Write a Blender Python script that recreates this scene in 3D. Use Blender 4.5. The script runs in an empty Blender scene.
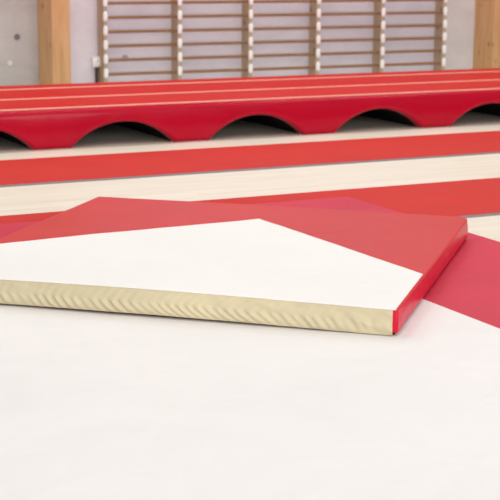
import bpy, bmesh, math, random
from mathutils import Vector, Matrix, noise
random.seed(4)
C = bpy.context.scene.collection
PI = math.pi
ZF = -0.022            # gym floor; z = 0 is the top of the floor carpet

# ------------------------------------------------------------------ helpers
def lin(c):
    def f(u):
        u /= 255.0
        return u / 12.92 if u <= 0.04045 else ((u + 0.055) / 1.055) ** 2.4
    return (f(c[0]), f(c[1]), f(c[2]), 1.0)

class N:
    """tiny node helper"""
    def __init__(s, name, rough=0.6, spec=0.5):
        s.m = bpy.data.materials.new(name); s.m.use_nodes = True
        s.t = s.m.node_tree; s.b = s.t.nodes['Principled BSDF']
        s.b.inputs['Roughness'].default_value = rough
        s.b.inputs['Specular IOR Level'].default_value = spec
        s.co = s.t.nodes.new('ShaderNodeTexCoord')
    def node(s, k, **kw):
        n = s.t.nodes.new(k)
        for a, v in kw.items(): setattr(n, a, v)
        return n
    def link(s, a, b): s.t.links.new(a, b)
    def mapping(s, scale=(1, 1, 1), rot=(0, 0, 0)):
        mp = s.node('ShaderNodeMapping'); s.link(s.co.outputs['Object'], mp.inputs['Vector'])
        mp.inputs['Scale'].default_value = scale; mp.inputs['Rotation'].default_value = rot
        return mp.outputs['Vector']
    def noise(s, vec, scale, detail=4, rough=0.55, dist=0.0):
        n = s.node('ShaderNodeTexNoise'); s.link(vec, n.inputs['Vector'])
        n.inputs['Scale'].default_value = scale; n.inputs['Detail'].default_value = detail
        n.inputs['Roughness'].default_value = rough; n.inputs['Distortion'].default_value = dist
        return n.outputs['Fac']
    def ramp(s, fac, stops):
        r = s.node('ShaderNodeValToRGB'); s.link(fac, r.inputs['Fac'])
        e = r.color_ramp.elements
        while len(e) < len(stops): e.new(0.5)
        for k, (p, c) in enumerate(stops): e[k].position = p; e[k].color = c
        return r.outputs['Color']
    def mix(s, a, b, fac=0.5, mode='MIX'):
        n = s.node('ShaderNodeMix', data_type='RGBA', blend_type=mode)
        if isinstance(fac, float): n.inputs[0].default_value = fac
        else: s.link(fac, n.inputs[0])
        for sock, v in ((n.inputs[6], a), (n.inputs[7], b)):
            if isinstance(v, tuple): sock.default_value = v
            else: s.link(v, sock)
        return n.outputs[2]
    def color(s, c):
        if isinstance(c, tuple): s.b.inputs['Base Color'].default_value = c
        else: s.link(c, s.b.inputs['Base Color'])
    def bump(s, h, strength=0.2, dist=0.01):
        n = s.node('ShaderNodeBump'); s.link(h, n.inputs['Height'])
        n.inputs['Strength'].default_value = strength; n.inputs['Distance'].default_value = dist
        s.link(n.outputs['Normal'], s.b.inputs['Normal'])

def plain(name, rgb, rough=0.6, spec=0.5, var=0.05, scale=6.0, bump=0.0, stretch=(1, 1, 1)):
    n = N(name, rough, spec)
    c = lin(rgb)
    f = n.noise(n.mapping(stretch), scale, 5)
    lo = tuple(max(0, x * (1 - var)) for x in c[:3]) + (1,)
    hi = tuple(min(1, x * (1 + var)) for x in c[:3]) + (1,)
    n.color(n.ramp(f, [(0.3, lo), (0.7, hi)]))
    if bump: n.bump(f, bump, 0.006)
    return n.m

def obj(name, bm, mats, parent=None, smooth=False, loc=None):
    me = bpy.data.meshes.new(name)
    bmesh.ops.recalc_face_normals(bm, faces=bm.faces)
    bm.to_mesh(me); bm.free()
    for m in (mats if isinstance(mats, (list, tuple)) else [mats]): me.materials.append(m)
    if smooth:
        for p in me.polygons: p.use_smooth = True
        me.set_sharp_from_angle(angle=math.radians(smooth if smooth is not True else 45))
    o = bpy.data.objects.new(name, me); C.objects.link(o)
    if parent: o.parent = parent
    if loc: o.location = loc
    return o

def tag(o, label=None, cat=None, group=None, kind=None):
    if label: o['label'] = label
    if cat: o['category'] = cat
    if group: o['group'] = group
    if kind: o['kind'] = kind
    return o

def empty(name, loc=(0, 0, 0), rz=0):
    o = bpy.data.objects.new(name, None); C.objects.link(o)
    o.location = loc; o.rotation_euler = (0, 0, rz); o.empty_display_size = 0.2
    return o

def box(bm, lo, hi, bevel=0.0, seg=2, mat=0):
    r = bmesh.ops.create_cube(bm, size=1)
    vs = r['verts']
    for v in vs:
        v.co = Vector([lo[i] + (v.co[i] + 0.5) * (hi[i] - lo[i]) for i in range(3)])
    fs = set(f for v in vs for f in v.link_faces)
    for f in fs: f.material_index = mat
    if bevel:
        es = list(set(e for v in vs for e in v.link_edges))
        bmesh.ops.bevel(bm, geom=es, offset=bevel, segments=seg, affect='EDGES', profile=0.5)

def tube(bm, pts, r, n=10, ry=None, cap=True):
    """tube along pts; r horizontal radius, ry vertical radius"""
    rings = []
    for i, p in enumerate(pts):
        p = Vector(p)
        a = Vector(pts[max(i - 1, 0)]); b = Vector(pts[min(i + 1, len(pts) - 1)])
        d = (b - a).normalized()
        up = Vector((0, 0, 1)) if abs(d.z) < 0.9 else Vector((0, 1, 0))
        s = d.cross(up).normalized(); u = s.cross(d).normalized()
        rings.append([bm.verts.new(p + s * math.cos(k * 2 * PI / n) * r + u * math.sin(k * 2 * PI / n) * (ry or r)) for k in range(n)])
    for i in range(len(rings) - 1):
        for k in range(n):
            bm.faces.new((rings[i][k], rings[i][(k + 1) % n], rings[i + 1][(k + 1) % n], rings[i + 1][k]))
    if cap:
        bm.faces.new(rings[0]); bm.faces.new(rings[-1])

# ------------------------------------------------------------------ materials
def wood_floor():
    n = N('pale_birch_floor', 0.42, 0.4)
    v = n.mapping((0.55, 9.0, 1))
    f = n.noise(v, 2.2, 6, 0.6, 0.4)
    c = n.ramp(f, [(0.30, lin((234, 224, 203))), (0.5, lin((241, 232, 214))), (0.72, lin((246, 239, 225)))])
    # narrow strip boards running along the hall
    br = n.node('ShaderNodeTexBrick'); n.link(n.mapping((1, 1, 1)), br.inputs['Vector'])
    br.inputs['Scale'].default_value = 1.0; br.inputs['Brick Width'].default_value = 1.9; br.inputs['Row Height'].default_value = 0.07
    br.inputs['Mortar Size'].default_value = 0.0012; br.inputs['Bias'].default_value = 0.0
    br.inputs['Color1'].default_value = (0.90, 0.88, 0.85, 1); br.inputs['Color2'].default_value = (1, 1, 1, 1); br.inputs['Mortar'].default_value = (0.72, 0.66, 0.58, 1)
    n.color(n.mix(c, br.outputs['Color'], 0.6, 'MULTIPLY'))
    n.bump(f, 0.05, 0.003)
    return n.m

def vinyl(name, rgb, rough=0.42, spec=0.5, var=0.05, bump=0.25, bscale=9.0):
    n = N(name, rough, spec)
    v = n.mapping()
    c = lin(rgb)
    f = n.noise(v, 1.6, 4)
    lo = tuple(x * (1 - var) for x in c[:3]) + (1,); hi = tuple(min(1, x * (1 + var)) for x in c[:3]) + (1,)
    n.color(n.ramp(f, [(0.3, lo), (0.7, hi)]))
    b = n.noise(v, bscale, 5, 0.6, 0.3)
    g = n.noise(v, 420, 1)
    mx = n.node('ShaderNodeMath', operation='MULTIPLY_ADD'); n.link(g, mx.inputs[0]); mx.inputs[1].default_value = 0.05; n.link(b, mx.inputs[2])
    n.bump(mx.outputs[0], bump, 0.01)
    return n.m

def carpet(name, rgb, var=0.03, rough=0.85, spec=0.25):
    n = N(name, rough, spec)
    v = n.mapping()
    c = lin(rgb)
    f = n.noise(v, 1.3, 6, 0.62, 0.6)
    lo = tuple(x * (1 - var) for x in c[:3]) + (1,); hi = tuple(min(1, x * (1 + var)) for x in c[:3]) + (1,)
    n.color(n.ramp(f, [(0.32, lo), (0.68, hi)]))
    g = n.noise(v, 260, 2)
    b = n.noise(v, 3.4, 4, 0.5, 1.4)
    mx = n.node('ShaderNodeMath', operation='MULTIPLY_ADD'); n.link(g, mx.inputs[0]); mx.inputs[1].default_value = 0.08; n.link(b, mx.inputs[2])
    n.bump(mx.outputs[0], 0.5, 0.012)
    return n.m

def concrete(name, a, b, c):
    n = N(name, 0.75, 0.3)
    v = n.mapping()
    f = n.noise(n.mapping((1.0, 1.0, 1.6)), 1.5, 6, 0.6, 0.5)
    col = n.ramp(f, [(0.3, lin(a)), (0.52, lin(b)), (0.72, lin(c))])
    g = n.noise(v, 26, 4)
    col = n.mix(col, n.ramp(g, [(0.3, (0.86, 0.86, 0.87, 1)), (0.6, (1, 1, 1, 1))]), 0.3, 'MULTIPLY')
    n.color(col); n.bump(g, 0.12, 0.004)
    return n.m

def timber(name, a, b, c, axis='Z', rough=0.5):
    n = N(name, rough, 0.35)
    sc = (14, 14, 1.1) if axis == 'Z' else (1.1, 14, 14)
    v = n.mapping(sc)
    f = n.noise(v, 1.2, 6, 0.6, 1.2)
    col = n.ramp(f, [(0.28, lin(a)), (0.5, lin(b)), (0.72, lin(c))])
    if axis == 'Z':
        vo = n.node('ShaderNodeTexVoronoi'); n.link(n.mapping((7, 7, 5)), vo.inputs['Vector']); vo.inputs['Scale'].default_value = 1.0
        k = n.ramp(vo.outputs['Distance'], [(0.10, (0.36, 0.24, 0.18, 1)), (0.2, (1, 1, 1, 1))])
        col = n.mix(col, k, 0.75, 'MULTIPLY')
    n.color(col); n.bump(f, 0.08, 0.003)
    return n.m

M = {}
M['floor'] = wood_floor()
M['strip'] = carpet('red_runner_carpet', (205, 44, 34), 0.05, 0.75, 0.3)
M['grey_foam'] = plain('grey_foam', (140, 134, 138), 0.9, 0.2)
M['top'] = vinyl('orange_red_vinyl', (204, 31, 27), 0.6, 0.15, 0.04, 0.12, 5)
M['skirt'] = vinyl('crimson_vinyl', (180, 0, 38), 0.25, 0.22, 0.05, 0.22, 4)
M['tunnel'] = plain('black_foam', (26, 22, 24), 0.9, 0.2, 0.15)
M['piping'] = plain('pale_piping', (238, 172, 150), 0.6, 0.3)
M['mat_red'] = vinyl('mat_red_vinyl', (207, 46, 45), 0.45, 0.28, 0.05, 0.2, 5)
M['mat_side'] = vinyl('mat_side_vinyl', (206, 10, 48), 0.35, 0.35, 0.06, 0.5, 14)
M['border'] = vinyl('border_red_vinyl', (206, 30, 63), 0.5, 0.3, 0.07, 0.7, 11)
M['white_top'] = carpet('white_mat_fabric', (242, 239, 234), 0.015, 0.8, 0.25)
M['white_low'] = carpet('white_carpet', (239, 235, 231), 0.025, 0.8, 0.25)
M['beige'] = carpet('beige_loop_fabric', (211, 199, 165), 0.07, 0.9, 0.15)
M['dark'] = plain('gap_shade', (30, 26, 26), 0.9, 0.2)
M['conc_left'] = concrete('warm_concrete', (172, 168, 165), (187, 183, 180), (198, 194, 192))
M['conc_mid'] = concrete('pale_concrete', (216, 209, 218), (225, 219, 228), (233, 227, 235))
M['conc_right'] = concrete('grey_concrete', (204, 199, 198), (212, 208, 207), (220, 216, 215))
M['pillar'] = timber('glulam', (186, 138, 90), (204, 158, 110), (216, 174, 128))
M['bar'] = timber('bar_wood', (122, 86, 54), (146, 104, 68), (160, 118, 80), 'X')
M['upright'] = timber('upright_wood', (176, 154, 128), (188, 166, 140), (198, 178, 152))
M['white_edge'] = plain('white_edging', (246, 242, 238), 0.5, 0.4)
M['plastic'] = plain('white_plastic', (250, 248, 248), 0.4, 0.5)
M['cable'] = plain('dark_cable', (70, 62, 62), 0.6, 0.4)
M['socket_grey'] = plain('grey_plastic', (168, 162, 166), 0.5, 0.4)
M['plug_dark'] = plain('dark_plug', (120, 112, 118), 0.9, 0.2)
M['plug_mid'] = plain('mid_plug', (176, 168, 176), 0.9, 0.2)
M['plug_light'] = plain('light_plug', (214, 208, 202), 0.9, 0.2)

sb = M['skirt'].node_tree.nodes['Principled BSDF']
sb.inputs['Sheen Weight'].default_value = 0.35; sb.inputs['Sheen Roughness'].default_value = 0.25; sb.inputs['Sheen Tint'].default_value = (1.0, 0.55, 0.68, 1)

# ------------------------------------------------------------------ setting
bm = bmesh.new(); box(bm, (-9, -7, ZF - 0.12), (19, 13.72, ZF))
tag(obj('floor', bm, M['floor']), 'pale streaked wooden gym floor', 'floor', kind='structure')

YW = 13.72
bm = bmesh.new()
box(bm, (-9, YW, ZF - 0.12), (4.9, YW + 0.3, 7), mat=0)
box(bm, (4.9, YW, ZF - 0.12), (9.36, YW + 0.3, 7), mat=1)
box(bm, (9.36, YW, ZF - 0.12), (19, YW + 0.3, 7), mat=2)
wall = tag(obj('wall_back', bm, [M['conc_left'], M['conc_mid'], M['conc_right']]), 'pale grey concrete back wall behind the wall bars', 'wall', kind='structure')
def disc(x, z, r, mat, name='tie_hole'):
    b = bmesh.new()
    tube(b, [(x, YW - 0.004, z), (x, YW + 0.02, z)], r, 16)
    o = obj(name, b, mat, wall); return o

for i, (x0, x1) in enumerate(((4.614, 4.800), (9.765, 10.10))):
    bm = bmesh.new(); box(bm, (x0, (13.308, 13.355)[i], ZF), (x1, YW, 6.8), 0.006)
    tag(obj('pillar', bm, M['pillar']),
        ['light timber pillar at left against the concrete wall', 'light timber pillar at right edge beyond the wall bars'][i], 'pillar', kind='structure')

# ------------------------------------------------------------------ wall bars
YB = 13.525
ZR = [0.266 + 0.1392 * k for k in range(8)]
PXS = [5.248 + 0.7995 * i for i in range(6)]
wb = tag(empty('wall_bars', (7.25, YW, ZF)), 'wooden gymnastics wall bars with white scalloped uprights on the concrete wall', 'wall bars')
def rel(o, root):
    o.matrix_parent_inverse = Matrix.Translation(-root.location)
ZTOP = ZR[-1] + 0.10
def scallop(z):
    ph = ((z - ZR[0] - 0.012) / 0.1392) % 1.0
    d = min(ph, 1 - ph)                          # 0 at a rung, 0.5 half way
    return 0.009 * max(0.0, 1 - (d / 0.36) ** 2)  # bulge toward the hall
zs = [ZF + (ZTOP - ZF) * k / 180 for k in range(181)]
bead_me = None
for x in PXS:
    bm = bmesh.new(); w = 0.017
    prev = None
    for z in zs:
        yf = YB + 0.022 - scallop(z)
        r = [bm.verts.new((x - w, yf, z)), bm.verts.new((x + w, yf, z)), bm.verts.new((x + w, YW - 0.005, z)), bm.verts.new((x - w, YW - 0.005, z))]
        if prev:
            for k in range(4): bm.faces.new((prev[k], prev[(k + 1) % 4], r[(k + 1) % 4], r[k]))
        else: bm.faces.new(r)
        prev = r
    bm.faces.new(prev)
    up = obj('upright', bm, M['upright'], wb); rel(up, wb)
    for zr in ZR:                               # one white bumper bead on each bulge of the front edge
        if bead_me is None:
            bm = bmesh.new(); prev = None
            for k in range(21):
                t = k / 20 * 2 - 1; c = math.sqrt(max(0, 1 - t * t * 0.86))
                ww, dp = 0.009 + 0.013 * c, 0.004 + 0.012 * c
                z = t * 0.046
                r = [bm.verts.new(p) for p in ((-ww, 0.012, z), (-ww, -dp * 0.6, z), (-ww * 0.6, -dp, z), (ww * 0.6, -dp, z), (ww, -dp * 0.6, z), (ww, 0.012, z))]
                if prev:
                    for q in range(6): bm.faces.new((prev[q], prev[(q + 1) % 6], r[(q + 1) % 6], r[q]))
                else: bm.faces.new(r)
                prev = r
            bm.faces.new(prev)
            e = obj('edging', bm, M['white_edge'], up, smooth=40); bead_me = e.data
        else:
            e = bpy.data.objects.new('edging', bead_me); C.objects.link(e); e.parent = up
        e.location = (x, YB + 0.016, zr + 0.012); e['label'] = 'white bead on the front edge'
bar_me = None
for i in range(5):
    for z in ZR:
        if bar_me is None:
            bm = bmesh.new()
            L = (PXS[1] - PXS[0]) / 2 - 0.012
            tube(bm, [(-L, 0, 0), (-L * 0.4, 0, 0), (L * 0.4, 0, 0), (L, 0, 0)], 0.020, 14, 0.0145)
            b = obj('rung', bm, M['bar'], wb, smooth=50); bar_me = b.data
        else:
            b = bpy.data.objects.new('rung', bar_me); C.objects.link(b); b.parent = wb
        rel(b, wb); b.location = ((PXS[i] + PXS[i + 1]) / 2, YB + 0.055, z)

# formwork tie holes in the concrete
disc(4.403, 0.641, 0.030, M['plug_dark']); disc(4.326, 0.393, 0.026, M['plug_light'])
disc(6.061, 0.749, 0.028, M['plug_dark']); disc(5.523, 0.410, 0.034, M['plug_mid'])
disc(9.297, 0.764, 0.028, M['plug_dark'])

# ------------------------------------------------------------------ socket box with its cable
sk = tag(empty('socket_box', (5.195, YW, 0.332)), 'small white socket box with dark cable on wall left of the wall bars', 'socket')
bm = bmesh.new(); box(bm, (5.158, 13.665, 0.332), (5.251, YW, 0.433), 0.008)
rel(obj('housing', bm, M['plastic'], sk, smooth=40), sk)
bm = bmesh.new(); box(bm, (5.176, 13.655, 0.352), (5.233, 13.667, 0.405), 0.004)
cv = obj('cover', bm, M['plastic'], sk, smooth=40); rel(cv, sk)
bm = bmesh.new(); box(bm, (5.192, 13.652, 0.385), (5.217, 13.657, 0.392))
obj('mark', bm, M['socket_grey'], cv)
bm = bmesh.new(); tube(bm, [(5.205, 13.69, 0.335), (5.205, 13.69, 0.2), (5.205, 13.69, ZF)], 0.014, 10)
cb = obj('cable', bm, M['cable'], sk, smooth=50); rel(cb, sk); cb['label'] = 'dark cable running down the wall'

# ------------------------------------------------------------------ arched padded platform
HP = 0.289; YF = 10.588; YL = [10.615, 11.347, 12.156, 12.54]
LEG0, LEGD, FOOT = 3.667, 1.173, 0.300
SAG = 0.187
pl = tag(empty('padded_platform', (3.634, YF, ZF)), 'long red padded platform with arched openings along the wall', 'platform')
half = (LEGD - FOOT) / 2
RAD = (half * half + SAG * SAG) / (2 * SAG)
def contour(k0, k1):
    pts = []                                   # (x, z, nx, nz) along the lower edge, left to right
    for k in range(k0, k1 + 1):
        cx = LEG0 + k * LEGD
        for j in range(9):
            pts.append((cx - FOOT / 2 + FOOT * j / 8, ZF, 0.0, 1.0))
        if k == k1: break
        ax = cx + LEGD / 2; az = ZF + SAG - RAD
        th = math.asin(half / RAD)
        for j in range(1, 44):
            a = -th + 2 * th * j / 44
            pts.append((ax + RAD * math.sin(a), az + RAD * math.cos(a), math.sin(a), math.cos(a)))
    # soften normals at the foot corners
    out = []
    for i, p in enumerate(pts):
        q = pts[max(0, i - 1)]; r = pts[min(len(pts) - 1, i + 1)]
        nx, nz = (q[2] + p[2] + r[2]), (q[3] + p[3] + r[3]); l = math.hypot(nx, nz)
        out.append((p[0], p[1], nx / l, nz / l))
    return out
CT = contour(-2, 6)
def yface(z):                                  # the padded face leans in very slightly to the floor
    t = (z - ZF) / (HP - ZF)
    return YF - 0.012 + 0.012 * (1 - t) ** 2 - 0.006 * math.sin(PI * min(1, max(0, t)))
bm = bmesh.new(); prev = None
RR = 0.032
for (x, z, nx, nz) in CT:
    col = []
    seam = 0.005 * math.exp(-(((x - LEG0 + LEGD / 2) % LEGD - LEGD / 2) / 0.012) ** 2)
    for a in (0, 20, 45, 70, 90):              # rounded top edge
        t = math.radians(a); r = 0.042
        col.append((x, YF - 0.012 + r - r * math.sin(t), HP - 0.004 - r + r * math.cos(t)))
    ztop = HP - 0.004 - 0.042
    bx, bz = x + nx * RR, z + nz * RR
    for j in range(1, 10):
        f = j / 9; zz = ztop + (bz - ztop) * f; xx = x + (bx - x) * f
        crease = 0.0035 * noise.noise((xx * 7, zz * 9, 3.1)) * f
        col.append((xx, yface(zz) + seam * f + crease, zz))
    yb = col[-1][1]
    for a in (25, 50, 75, 90):
        t = math.radians(a)
        d = RR * (1 - math.sin(t))
        col.append((x + nx * d, yb + RR * (1 - math.cos(t)), z + nz * d))
    col.append((x, YF + 0.10, z))
    vs = [bm.verts.new(c) for c in col]
    if prev:
        for k in range(len(vs) - 1): bm.faces.new((prev[k], vs[k], vs[k + 1], prev[k + 1]))
    prev = vs
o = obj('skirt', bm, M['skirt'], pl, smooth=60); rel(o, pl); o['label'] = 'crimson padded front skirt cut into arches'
# the dark core behind the skirt, arched right through
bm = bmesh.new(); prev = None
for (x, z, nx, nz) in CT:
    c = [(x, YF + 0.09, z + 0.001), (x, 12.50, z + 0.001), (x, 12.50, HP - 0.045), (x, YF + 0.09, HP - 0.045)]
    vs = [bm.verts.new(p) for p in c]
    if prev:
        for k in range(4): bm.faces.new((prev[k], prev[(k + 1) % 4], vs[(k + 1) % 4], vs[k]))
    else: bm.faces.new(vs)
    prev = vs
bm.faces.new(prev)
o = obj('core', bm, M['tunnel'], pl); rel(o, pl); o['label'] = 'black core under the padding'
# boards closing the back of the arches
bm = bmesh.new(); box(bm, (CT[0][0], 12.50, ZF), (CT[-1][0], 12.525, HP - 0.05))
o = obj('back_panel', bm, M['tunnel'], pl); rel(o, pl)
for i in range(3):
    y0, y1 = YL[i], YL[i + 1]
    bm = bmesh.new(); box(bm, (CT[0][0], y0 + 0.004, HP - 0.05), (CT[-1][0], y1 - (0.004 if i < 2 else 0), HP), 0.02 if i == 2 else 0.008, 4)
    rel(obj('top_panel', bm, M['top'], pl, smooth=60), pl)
for i in range(3):
    bm = bmesh.new(); y = YL[i]
    tube(bm, [(CT[0][0] + 0.01, y, HP), (CT[-1][0] - 0.01, y, HP)], 0.011, 10, 0.007)
    o = obj('piping', bm, M['piping'], pl, smooth=60); rel(o, pl); o['label'] = 'pale piping between the top panels'

# ------------------------------------------------------------------ red runners on the floor
for i, (y0, y1) in enumerate(((9.0276, 10.1057), (6.870, 7.964))):
    r = tag(empty('floor_runner', (5, (y0 + y1) / 2, ZF)),
            ['red floor runner with grey edge nearest the arched platform', 'red floor runner with grey edge running under the big white carpet'][i], 'floor runner', 'red runners on the gym floor')
    bm = bmesh.new(); box(bm, (-8.8, y0 - 0.02, ZF + 0.0005), (18.8, y1, -0.0115))
    o = obj('backing', bm, M['grey_foam'], r); rel(o, r); o['label'] = 'grey foam backing'
    bm = bmesh.new(); box(bm, (-8.8, y0, -0.0115), (18.8, y1, -0.010))
    rel(obj('pile', bm, M['strip'], r), r)

# ------------------------------------------------------------------ big floor carpet: white field, red border
LX, LY, WX, WY = 4.564, 7.681, 3.4896, 6.6785
def hump(x, y):
    h = 0.0016 * noise.noise((x * 1.7, y * 1.7, 0.3)) + 0.0007 * noise.noise((x * 6, y * 6, 2.0))
    # a long soft wrinkle across the white field in the foreground
    a, b = Vector((2.50, 4.20)), Vector((2.42, 3.30)); p = Vector((x, y)); d = (b - a)
    t = max(-0.15, min(1.15, (p - a).dot(d) / d.length_squared)); q = a + d * t
    dd = (p - q).length + 0.01 * noise.noise((y * 5, 0, 8)); e = math.exp(-(dd / 0.035) ** 2)
    h += 0.009 * e * max(0, 1 - abs(t - 0.5) * 1.4) * (0.6 + 0.5 * noise.noise((y * 3.3, 1, 4)))
    return h - 0.0018
def lower(y):                                  # the carpet thins where it lies over the runner
    return -0.0098 if y > 6.868 else ZF + 0.0005
def axis(a, b, fine0, fine1, step, extra):
    v = []
    x = a
    while x < fine0: v.append(x); x += 0.5
    x = fine0
    while x < fine1: v.append(x); x += step
    v.append(b)
    v += extra
    v = sorted(set(round(q, 4) for q in v))
    out = [v[0]]
    for q in v[1:]:
        if q - out[-1] > 0.012 or q in extra:
            if q - out[-1] <= 0.012 and out[-1] not in extra and out[-1] != a: out[-1] = q
            else: out.append(q)
    return out
XS = axis(-6, LX, -0.5, LX - 0.02, 0.025, [WX, LX]); YS = axis(-5, LY, 2.9, LY - 0.02, 0.025, [WY, 6.867, 6.869, LY])
def sheet(keep):
    bm = bmesh.new(); V = {}
    def vt(i, j, s):
        k = (i, j, s)
        if k not in V:
            V[k] = bm.verts.new((XS[i], YS[j], hump(XS[i], YS[j]) if s else lower(YS[j])))
        return V[k]
    nx, ny = len(XS) - 1, len(YS) - 1
    for i in range(nx):
        for j in range(ny):
            if not keep(i, j): continue
            bm.faces.new([vt(i, j, 1), vt(i + 1, j, 1), vt(i + 1, j + 1, 1), vt(i, j + 1, 1)])
            bm.faces.new([vt(i, j, 0), vt(i, j + 1, 0), vt(i + 1, j + 1, 0), vt(i + 1, j, 0)])
            for (di, dj, a, b) in ((-1, 0, (i, j), (i, j + 1)), (1, 0, (i + 1, j + 1), (i + 1, j)), (0, -1, (i + 1, j), (i, j)), (0, 1, (i, j + 1), (i + 1, j + 1))):
                ii, jj = i + di, j + dj
                if not (0 <= ii < nx and 0 <= jj < ny) or not keep(ii, jj):
                    bm.faces.new([vt(*a, 0), vt(*a, 1), vt(*b, 1), vt(*b, 0)])
    return bm
isw = lambda i, j: XS[i + 1] <= WX + 1e-4 and YS[j + 1] <= WY + 1e-4
fc = tag(empty('floor_carpet', (WX, WY, 0)), 'huge white gymnastics floor carpet with red border lying in the foreground', 'floor carpet')
o = obj('white_field', sheet(isw), M['white_low'], fc, smooth=50); rel(o, fc)
o = obj('red_border', sheet(lambda i, j: not isw(i, j)), M['border'], fc, smooth=50); rel(o, fc); o['label'] = 'red vinyl border of the carpet'

# ------------------------------------------------------------------ the landing mat on top of it
AM = -0.7444791971
U2 = Vector((math.cos(AM), math.sin(AM))); V2 = Vector((-math.sin(AM), math.cos(AM)))
U0, V0, LU, LV, TH = -3.0677, 5.5367, 2.1105, 2.1172, 0.1087
org = U2 * U0 + V2 * V0
mt = tag(empty('landing_mat', (org.x, org.y, 0), AM), 'square landing mat with white and red top lying skewed on the white carpet', 'mat')
def toXY(x, y): return org + U2 * x + V2 * y
def lift(x, y):                                # the front edge arches a few millimetres off the carpet
    return 0.006 * math.exp(-((x - 1.0) / 0.8) ** 2) * max(0, 1 - max(0, y) / 1.2)
def topz(x, y):
    d = max(0.0, min(x, LU - x, y, LV - y)); r = 0.009
    z = TH
    if d < r: z -= r - math.sqrt(max(0, r * r - (r - d) ** 2))
    z += 0.008 * math.sin(PI * min(1, max(0, x / LU))) * (0.5 + 0.5 * math.cos(PI * y / LV * 0.6))
    z += (0.0022 * noise.noise((x * 2.6, y * 2.6, 7)) + 0.0009 * noise.noise((x * 9, y * 9, 1))) * min(1, d / 0.06)
    return z + lift(x, y) * 0.6
WB, WE = Vector((3.430, 6.673)), Vector((3.484, 5.231))     # edge of the white panel, back corner to right side
WN = Vector((WB.y - WE.y, WE.x - WB.x)).normalized()
WL = Vector((2.016, 6.620)); WM = Vector((WL.y - WB.y, WB.x - WL.x)).normalized()
def in_white(x, y):
    p = toXY(x, y); return min((WB - p).dot(WN), (WB - p).dot(WM))
def outline(n, rad):
    pts = []
    cs = [(LU, 0, -90, rad[0]), (LU, LV, 0, rad[1]), (0, LV, 90, rad[2]), (0, 0, 180, rad[3])]
    for k, (cx, cy, a0, r) in enumerate(cs):
        ox = cx - r if cx > 0 else r; oy = cy - r if cy > 0 else r
        arc = [(ox + r * math.cos(math.radians(a0 + 90 * j / 8)), oy + r * math.sin(math.radians(a0 + 90 * j / 8))) for j in range(9)]
        pts += arc
        nx_, ny_, a1, r1 = cs[(k + 1) % 4]
        ox1 = nx_ - r1 if nx_ > 0 else r1; oy1 = ny_ - r1 if ny_ > 0 else r1
        b = (ox1 + r1 * math.cos(math.radians(a1)), oy1 + r1 * math.sin(math.radians(a1)))
        a = arc[-1]
        for j in range(1, n): pts.append((a[0] + (b[0] - a[0]) * j / n, a[1] + (b[1] - a[1]) * j / n))
    return pts
OL = outline(70, (0.008, 0.075, 0.03, 0.008))
def ring(bm, inset, z, wob=0.0, top=False):
    vs = []
    cx, cy = LU / 2, LV / 2
    for (x, y) in OL:
        sx = (LU - 2 * inset) / LU; sy = (LV - 2 * inset) / LV
        px, py = cx + (x - cx) * sx, cy + (y - cy) * sy
        w = wob * (noise.noise((px * 6, py * 6, z * 16)) + 0.7 * noise.noise((px * 17, py * 17, z * 30)))
        if px > LU - 0.05 and py > 0.02: px += w
        elif py > LV - 0.05: py += w
        zz = topz(px, py) if top else z + lift(px, py) * (0.4 + 0.6 * min(1, z / TH))
        if top and in_white(px, py) > 0.012 and inset > 0.02: zz -= 0.004
        vs.append(bm.verts.new((px, py, zz)))
    return vs
bm = bmesh.new()
rings = [ring(bm, 0.016, 0.009), ring(bm, 0.002, 0.010, 0.001), ring(bm, 0.0, 0.016, 0.003), ring(bm, -0.002, 0.034, 0.005), ring(bm, -0.003, 0.055, 0.004),
         ring(bm, -0.002, 0.074, 0.003), ring(bm, 0.0, 0.092, 0.001), ring(bm, 0.0, 0.0985)]
for ins in (0.0006, 0.002, 0.0045, 0.009, 0.016, 0.022, 0.035, 0.055, 0.08, 0.11, 0.15, 0.2, 0.26, 0.33, 0.41, 0.5, 0.6, 0.72, 0.85, 0.98): rings.append(ring(bm, ins, 0, 0, True))
n = len(OL)
for a, b in zip(rings, rings[1:]):
    for k in range(n): bm.faces.new((a[k], a[(k + 1) % n], b[(k + 1) % n], b[k]))
bm.faces.new(rings[0]); bm.faces.new(rings[-1])
for f in bm.faces:                              # side walls carry the side vinyl
    if max(v.co.z for v in f.verts) < 0.1045 and f.calc_center_median().x > 0: f.material_index = 1
cov = obj('vinyl_cover', bm, [M['mat_red'], M['mat_side']], mt, smooth=32); cov['label'] = 'red vinyl cover'
# dark slab that puts the shade of the gap under the mat into colour
bm = bmesh.new(); box(bm, (0.014, 0.014, 0.0005), (LU - 0.014, LV - 0.014, 0.012))
bmesh.ops.subdivide_edges(bm, edges=bm.edges[:], cuts=24, use_grid_fill=True)
for v in bm.verts:
    if v.co.z > 0.006: v.co.z += lift(v.co.x, v.co.y) * 0.4
o = obj('base', bm, M['dark'], mt); o['label'] = 'dark slab standing in for the shade under the mat'
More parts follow.
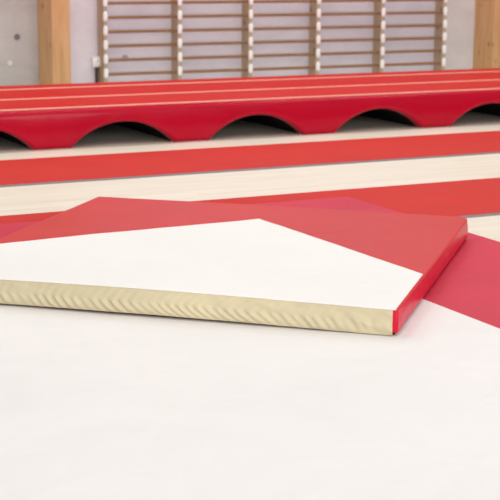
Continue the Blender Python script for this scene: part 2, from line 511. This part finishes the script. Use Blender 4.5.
# white panel on the top
bm = bmesh.new(); NXW = 130
G = {}
yf0 = -0.010
for i in range(NXW + 1):
    for j in range(NXW + 1):
        x = (LU - 0.009) * i / NXW; y = yf0 + (LV - yf0) * (j / NXW) ** 1.15
        G[i, j] = bm.verts.new((x, y, 0))
for i in range(NXW):
    for j in range(NXW): bm.faces.new((G[i, j], G[i + 1, j], G[i + 1, j + 1], G[i, j + 1]))
for P, nrm in ((WB, WN), (WB, WM)):
    q = P - org; lp = Vector((q.dot(U2), q.dot(V2), 0)); ln = Vector((nrm.dot(U2), nrm.dot(V2), 0))
    bmesh.ops.bisect_plane(bm, geom=bm.verts[:] + bm.edges[:] + bm.faces[:], plane_co=lp, plane_no=ln, clear_outer=True, dist=1e-6)
def whz(x, y):
    z = topz(x, max(0.0, y) + 0.004 if y < 0.02 else y)
    return z + 0.0012
for v in bm.verts: v.co.z = whz(v.co.x, v.co.y)
r = bmesh.ops.extrude_face_region(bm, geom=bm.faces[:])
for g in r['geom']:
    if isinstance(g, bmesh.types.BMVert): g.co.z -= 0.0026
o = obj('white_panel', bm, M['white_top'], mt, smooth=50); o['label'] = 'white fabric top panel'
# beige loop-fabric strip along the front side, chevron ruffles
bm = bmesh.new(); NXb, NZb = 800, 24
X0, X1 = 0.004, LU - 0.021
grid = []
for i in range(NXb + 1):
    x = X0 + (X1 - X0) * i / NXb
    zt = whz(x, 0.0) - 0.0005 + 0.0022 * noise.noise((x * 24, 0, 0)) - 0.001
    zb = 0.004 + lift(x, 0) * 0.9 + 0.001 * noise.noise((x * 5, 4, 0)) - 0.003 * min(1, max(0, (x - 1.5) / 0.5))
    col = []
    for j in range(NZb + 1):
        t = j / NZb
        z = zb + (zt - zb) * t
        # chevron: lower half leans one way, upper half the other
        ph = x / 0.043 + (t if t < 0.5 else 1 - t) * 2.4 + 0.9 * noise.noise((x * 2.2, t * 1.2, 5))
        wv = math.sin(ph * 2 * PI)
        amp = (0.0062 if t < 0.5 else 0.0014) * (0.75 + 0.7 * noise.noise((x * 7, 1.0, 2.0))) * (1 - 0.8 * max(0, (x - 1.45) / 0.65))
        cr = 0.016 * noise.noise((x * 13 + t * 1.7, t * 2.2, 9)) * min(1, max(0.25, (x - 1.0)))
        edge = math.sin(PI * min(1, max(0, t))) ** 0.5
        y = -0.006 - 0.003 * edge - 0.007 * math.exp(-((t - 0.25) / 0.22) ** 2) - (amp * (wv + 0.6) + cr) * edge
        if t > 0.93: y += 0.003 * ((t - 0.93) / 0.07)
        col.append(bm.verts.new((x, y, z)))
    grid.append(col)
back = []
for i in (range(NXb + 1)):
    x = X0 + (X1 - X0) * i / NXb
    back.append((bm.verts.new((x, -0.001, grid[i][0].co.z)), bm.verts.new((x, -0.001, grid[i][-1].co.z))))
for i in range(NXb):
    for j in range(NZb): bm.faces.new((grid[i][j], grid[i + 1][j], grid[i + 1][j + 1], grid[i][j + 1]))
    bm.faces.new((back[i][0], back[i + 1][0], grid[i + 1][0], grid[i][0]))
    bm.faces.new((grid[i][-1], grid[i + 1][-1], back[i + 1][1], back[i][1]))
    bm.faces.new((back[i][0], back[i][1], back[i + 1][1], back[i + 1][0]))
bm.faces.new([back[0][0]] + grid[0] + [back[0][1]]); bm.faces.new([back[-1][0]] + grid[-1] + [back[-1][1]])
o = obj('side_strip', bm, M['beige'], mt, smooth=60); o['label'] = 'beige ruffled fabric strip along the front side'

# ------------------------------------------------------------------ light
def area(name, loc, size, power, rot=(0, 0, 0), col=(1, 1, 1)):
    l = bpy.data.lights.new(name, 'AREA'); l.shape = 'RECTANGLE'; l.size, l.size_y = size; l.energy = power; l.color = col
    o = bpy.data.objects.new(name, l); C.objects.link(o); o.location = loc; o.rotation_euler = rot
    return o
for x in (0, 5, 10):
    for y in (2, 7, 11.5):
        area('ceiling_lamp', (x, y, 6.8), (3.2, 1.0), 140 if y > 11 else 76, col=(1.0, 0.98, 0.97))
# added fill lights behind the camera, brightening the front-facing surfaces
for x in (-3, 3, 9):
    area('front_fill', (x - 1, -6.8, 3.4), (4.5, 3.6), 520, (PI / 2, 0, 0), (0.98, 0.985, 1.0))
W = bpy.data.worlds.new('hall'); bpy.context.scene.world = W; W.use_nodes = True
W.node_tree.nodes['Background'].inputs['Color'].default_value = (1.0, 0.98, 0.985, 1)
W.node_tree.nodes['Background'].inputs['Strength'].default_value = 0.5

# ------------------------------------------------------------------ camera
cd = bpy.data.cameras.new('camera'); co = bpy.data.objects.new('camera', cd); C.objects.link(co)
R_ = Vector((0.89283262, -0.45032908, 0.00732333)); U_ = Vector((0.08488561, 0.18422025, 0.97921261)); F_ = Vector((0.44231702, 0.87365132, -0.20270431))
mw = Matrix((R_, U_, -F_)).transposed().to_4x4(); mw.translation = Vector((0, 0, 1.5))
co.matrix_world = mw
cd.sensor_fit = 'HORIZONTAL'; cd.sensor_width = 36; cd.lens = 1458.543 * 36 / 500
cd.dof.use_dof = True; cd.dof.focus_distance = 6.3; cd.dof.aperture_fstop = 5.6
cd.clip_end = 100
sc = bpy.context.scene; sc.camera = co
sc.view_settings.view_transform = 'Standard'; sc.view_settings.look = 'None'
sc.view_settings.exposure = -0.32; sc.view_settings.gamma = 1.0
